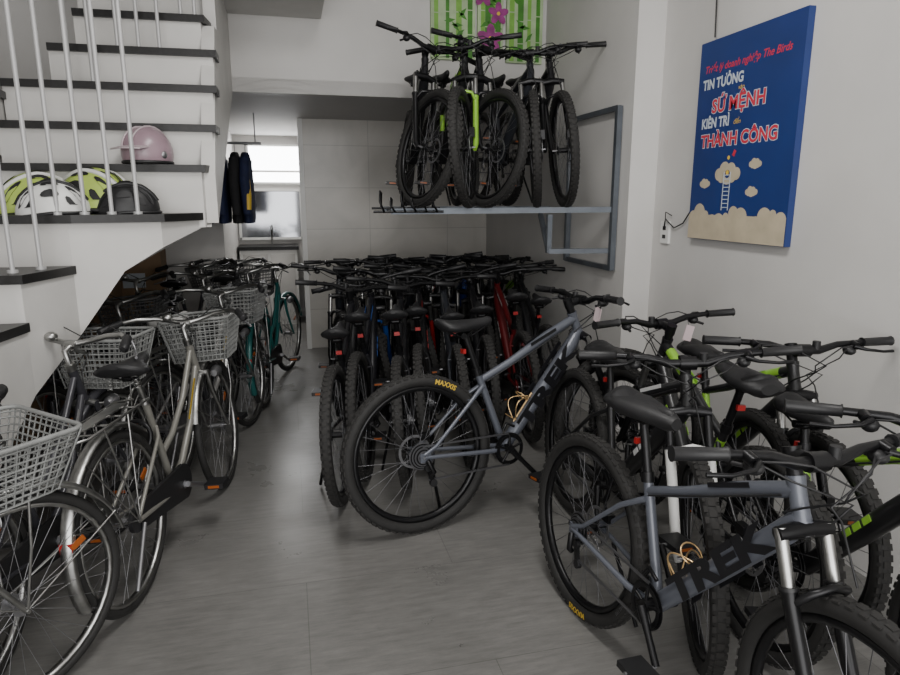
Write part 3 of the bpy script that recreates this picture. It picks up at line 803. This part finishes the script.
b=MB(); b.tube([(2.185,3.19,3.45),(2.185,3.2,2.8),(2.185,3.17,2.31)],.004,'black',6); b.obj('hanging_cable')

# bamboo picture panels on the header
M['bam']=mat('bamboo_green',(.05,.22,.015),.5,noise=.3,nscale=14)
M['bam2']=mat('bamboo_light',(.18,.40,.06),.5,noise=.2,nscale=14)
M['orch']=mat('orchid_purple',(.30,.03,.20),.5,noise=.4,nscale=20)
M['canvas']=mat('canvas_pale',(.40,.52,.30),.6,noise=.3,nscale=7)
b=MB()
for j,(x0,x1,z0,z1) in enumerate(((1.10,1.44,2.52,3.25),(1.46,1.66,2.58,3.32),(1.69,1.98,2.52,3.25))):
    b.box(((x0+x1)/2,5.085,(z0+z1)/2),(x1-x0,.028,z1-z0),'canvas')
    random.seed(j+3)
    for q in range(4):
        x=x0+.04+(x1-x0-.08)*q/3; w=.026+random.random()*.02; z=z0+.01
        while z<z1-.03:
            h=min(.13+random.random()*.06,z1-z-.01)
            b.box((x,5.0695,z+h/2-.003),(w,.002,h-.008),'bam' if q%2 else 'bam2'); z+=h
    for q in range(16):
        x=x0+.05+random.random()*(x1-x0-.1); z=z0+.06+random.random()*(z1-z0-.12); a=random.uniform(-1,1)
        vs=[(x+dx*math.cos(a)-dz*math.sin(a),5.067,z+dx*math.sin(a)+dz*math.cos(a)) for dx,dz in((-.045,0),(0,.015),(.045,0),(0,-.015))]
        b.add(vs,[(0,1,2,3)],'bam',False)
for cx,cz,s in((1.56,2.68,1.3),(1.62,2.86,1.0),(1.50,2.98,1.0)):
    for q in range(5):
        a=2*pi*q/5+.3
        n=10; px=cx+.042*s*math.cos(a); pz=cz+.042*s*math.sin(a)
        vs=[(px+.042*s*math.cos(t)*math.cos(a)-.026*s*math.sin(t)*math.sin(a),5.064-q*.0003,pz+.042*s*math.cos(t)*math.sin(a)+.026*s*math.sin(t)*math.cos(a)) for t in[2*pi*i/n for i in range(n)]]
        b.add(vs,[tuple(range(n))],'orch',False)
    b.ell((cx,5.062,cz),(.014*s,.004,.014*s),'pyel',10,6)
b.obj('bamboo_picture')

# hanging jackets
M['navy']=mat('navy_cloth',(.010,.017,.06),.8,noise=.3,nscale=20)
M['blk_cloth']=mat('black_cloth',(.012,.012,.014),.85,noise=.3,nscale=20)
b=MB(); b.tube([(-.95,6.3,1.98),(-.2,6.3,1.98)],.012,'alu',8)
for x in(-.92,-.25): b.tube([(x,6.3,1.98),(x,6.3,2.24)],.006,'alu',6)
for i,(x,k) in enumerate(((-.80,'blk_cloth'),(-.68,'navy'),(-.55,'navy'),(-.43,'blk_cloth'),(-.34,'navy'))):
    secs=[]
    for z,w,t in((1.90,.05,.05),(1.88,.12,.07),(1.82,.20,.09),(1.7,.19,.1),(1.5,.18,.1),(1.32,.20,.1),(1.28,.19,.09)):
        secs.append([(x+math.cos(a)*t*.5*(1+.25*math.sin(5*a+z*9)),6.3+math.sin(a)*w,z) for a in[2*pi*q/20 for q in range(20)]])
    b.loft(secs,k)
    for s in(-1,1): b.tube([(x,6.3+s*.17,1.84),(x-.01,6.3+s*.235,1.65),(x,6.3+s*.25,1.36)],[.045,.045,.035],k,8)
    if i in(1,4):
        b.tube([(x+.02,6.3-.19,1.66),(x+.01,6.3-.247,1.52),(x+.01,6.3-.262,1.40)],[.015,.034,.026],'pyel',8)
    b.tube([(x,6.3,1.99),(x,6.3,1.90)],.004,'alu',5)
b.obj('jacket_rail')

# boxes under the stair
M['card']=mat('cardboard',(.26,.17,.10),.8,noise=.15,nscale=6)
M['tape']=mat('parcel_tape',(.35,.27,.16),.4)
def carton(x,y,z,sx,sy,sz,r=0):
    b=MB(); b.box((0,0,sz/2),(sx,sy,sz),'card'); b.box((0,0,sz+.001),(sx*1.001,.05,.003),'tape'); b.box((0,-sy/2-.001,sz*.85),(.05,.003,sz*.3),'tape')
    b.box((0,-sy/2-.001,sz*.4),(sx*.4,.002,sz*.25),'pwhite')
    b.box((0,-.004,sz+.0005),(sx,.003,.002),'brown')
    o=b.obj('cardboard_box'); o.location=(x,y,z); o.rotation_euler=(0,0,r)
carton(-1.75,5.2,0,.6,.5,.55); carton(-1.72,5.2,.555,.5,.45,.4,.1); carton(-1.68,5.9,0,.55,.5,.8,.05); carton(-1.80,4.5,0,.5,.5,.5,.1)
carton(-1.68,5.22,.96,.5,.35,.25,-.1); carton(-1.66,5.9,.805,.5,.45,.4,0)
carton(-1.35,6.25,0,.5,.4,.6,0); carton(-1.32,6.25,.605,.45,.38,.5,.05)

# ------------------------------------------------------------ lights
M['tubeglow']=mat('fill_tube_glow',(.9,.9,.9),.5,emit=((1,.98,.95),4))  # glow for the added, out-of-view fill tube
for x,y in((.6,1.4),):
    b=MB(); b.box((x,y,3.48),(.1,1.25,.04),'whitep'); b.tube([(x,y-.6,3.445),(x,y+.6,3.445)],.014,'tubeglow',10); b.obj('added_fill_fixture')  # invented fixture above the frame, added to go with the ceiling fill
def area(name,loc,rot,sx,sy,e,col=(1,1,1)):
    l=bpy.data.lights.new(name,'AREA'); l.shape='RECTANGLE'; l.size=sx; l.size_y=sy; l.energy=e; l.color=col
    o=bpy.data.objects.new(name,l); C.objects.link(o); o.location=loc; o.rotation_euler=rot; return o
area('doorway_daylight',(0,-2.0,1.7),(math.radians(90),0,0),4.0,2.8,175,(1,.988,.972))
area('ceiling_fill_light',(.5,1.8,3.40),(0,0,0),.5,1.6,62,(1,.98,.95))  # added fill, keeps the interior from falling off behind the doorway daylight
area('passage_light',(-.15,7.6,2.2),(0,0,0),.4,.8,12,(1,.98,.95))
w=bpy.data.worlds.new('world'); bpy.context.scene.world=w; w.use_nodes=True
w.node_tree.nodes['Background'].inputs[0].default_value=(.97,.97,.98,1); w.node_tree.nodes['Background'].inputs[1].default_value=.85

# ------------------------------------------------------------ camera
cam=bpy.data.cameras.new('camera'); cam.sensor_width=36; cam.lens=26
co=bpy.data.objects.new('camera',cam); C.objects.link(co); co.location=(0,0,1.5)
co.rotation_euler=(math.radians(90-12.1),0,math.radians(-13.8))
cam.clip_start=.05
bpy.context.scene.camera=co
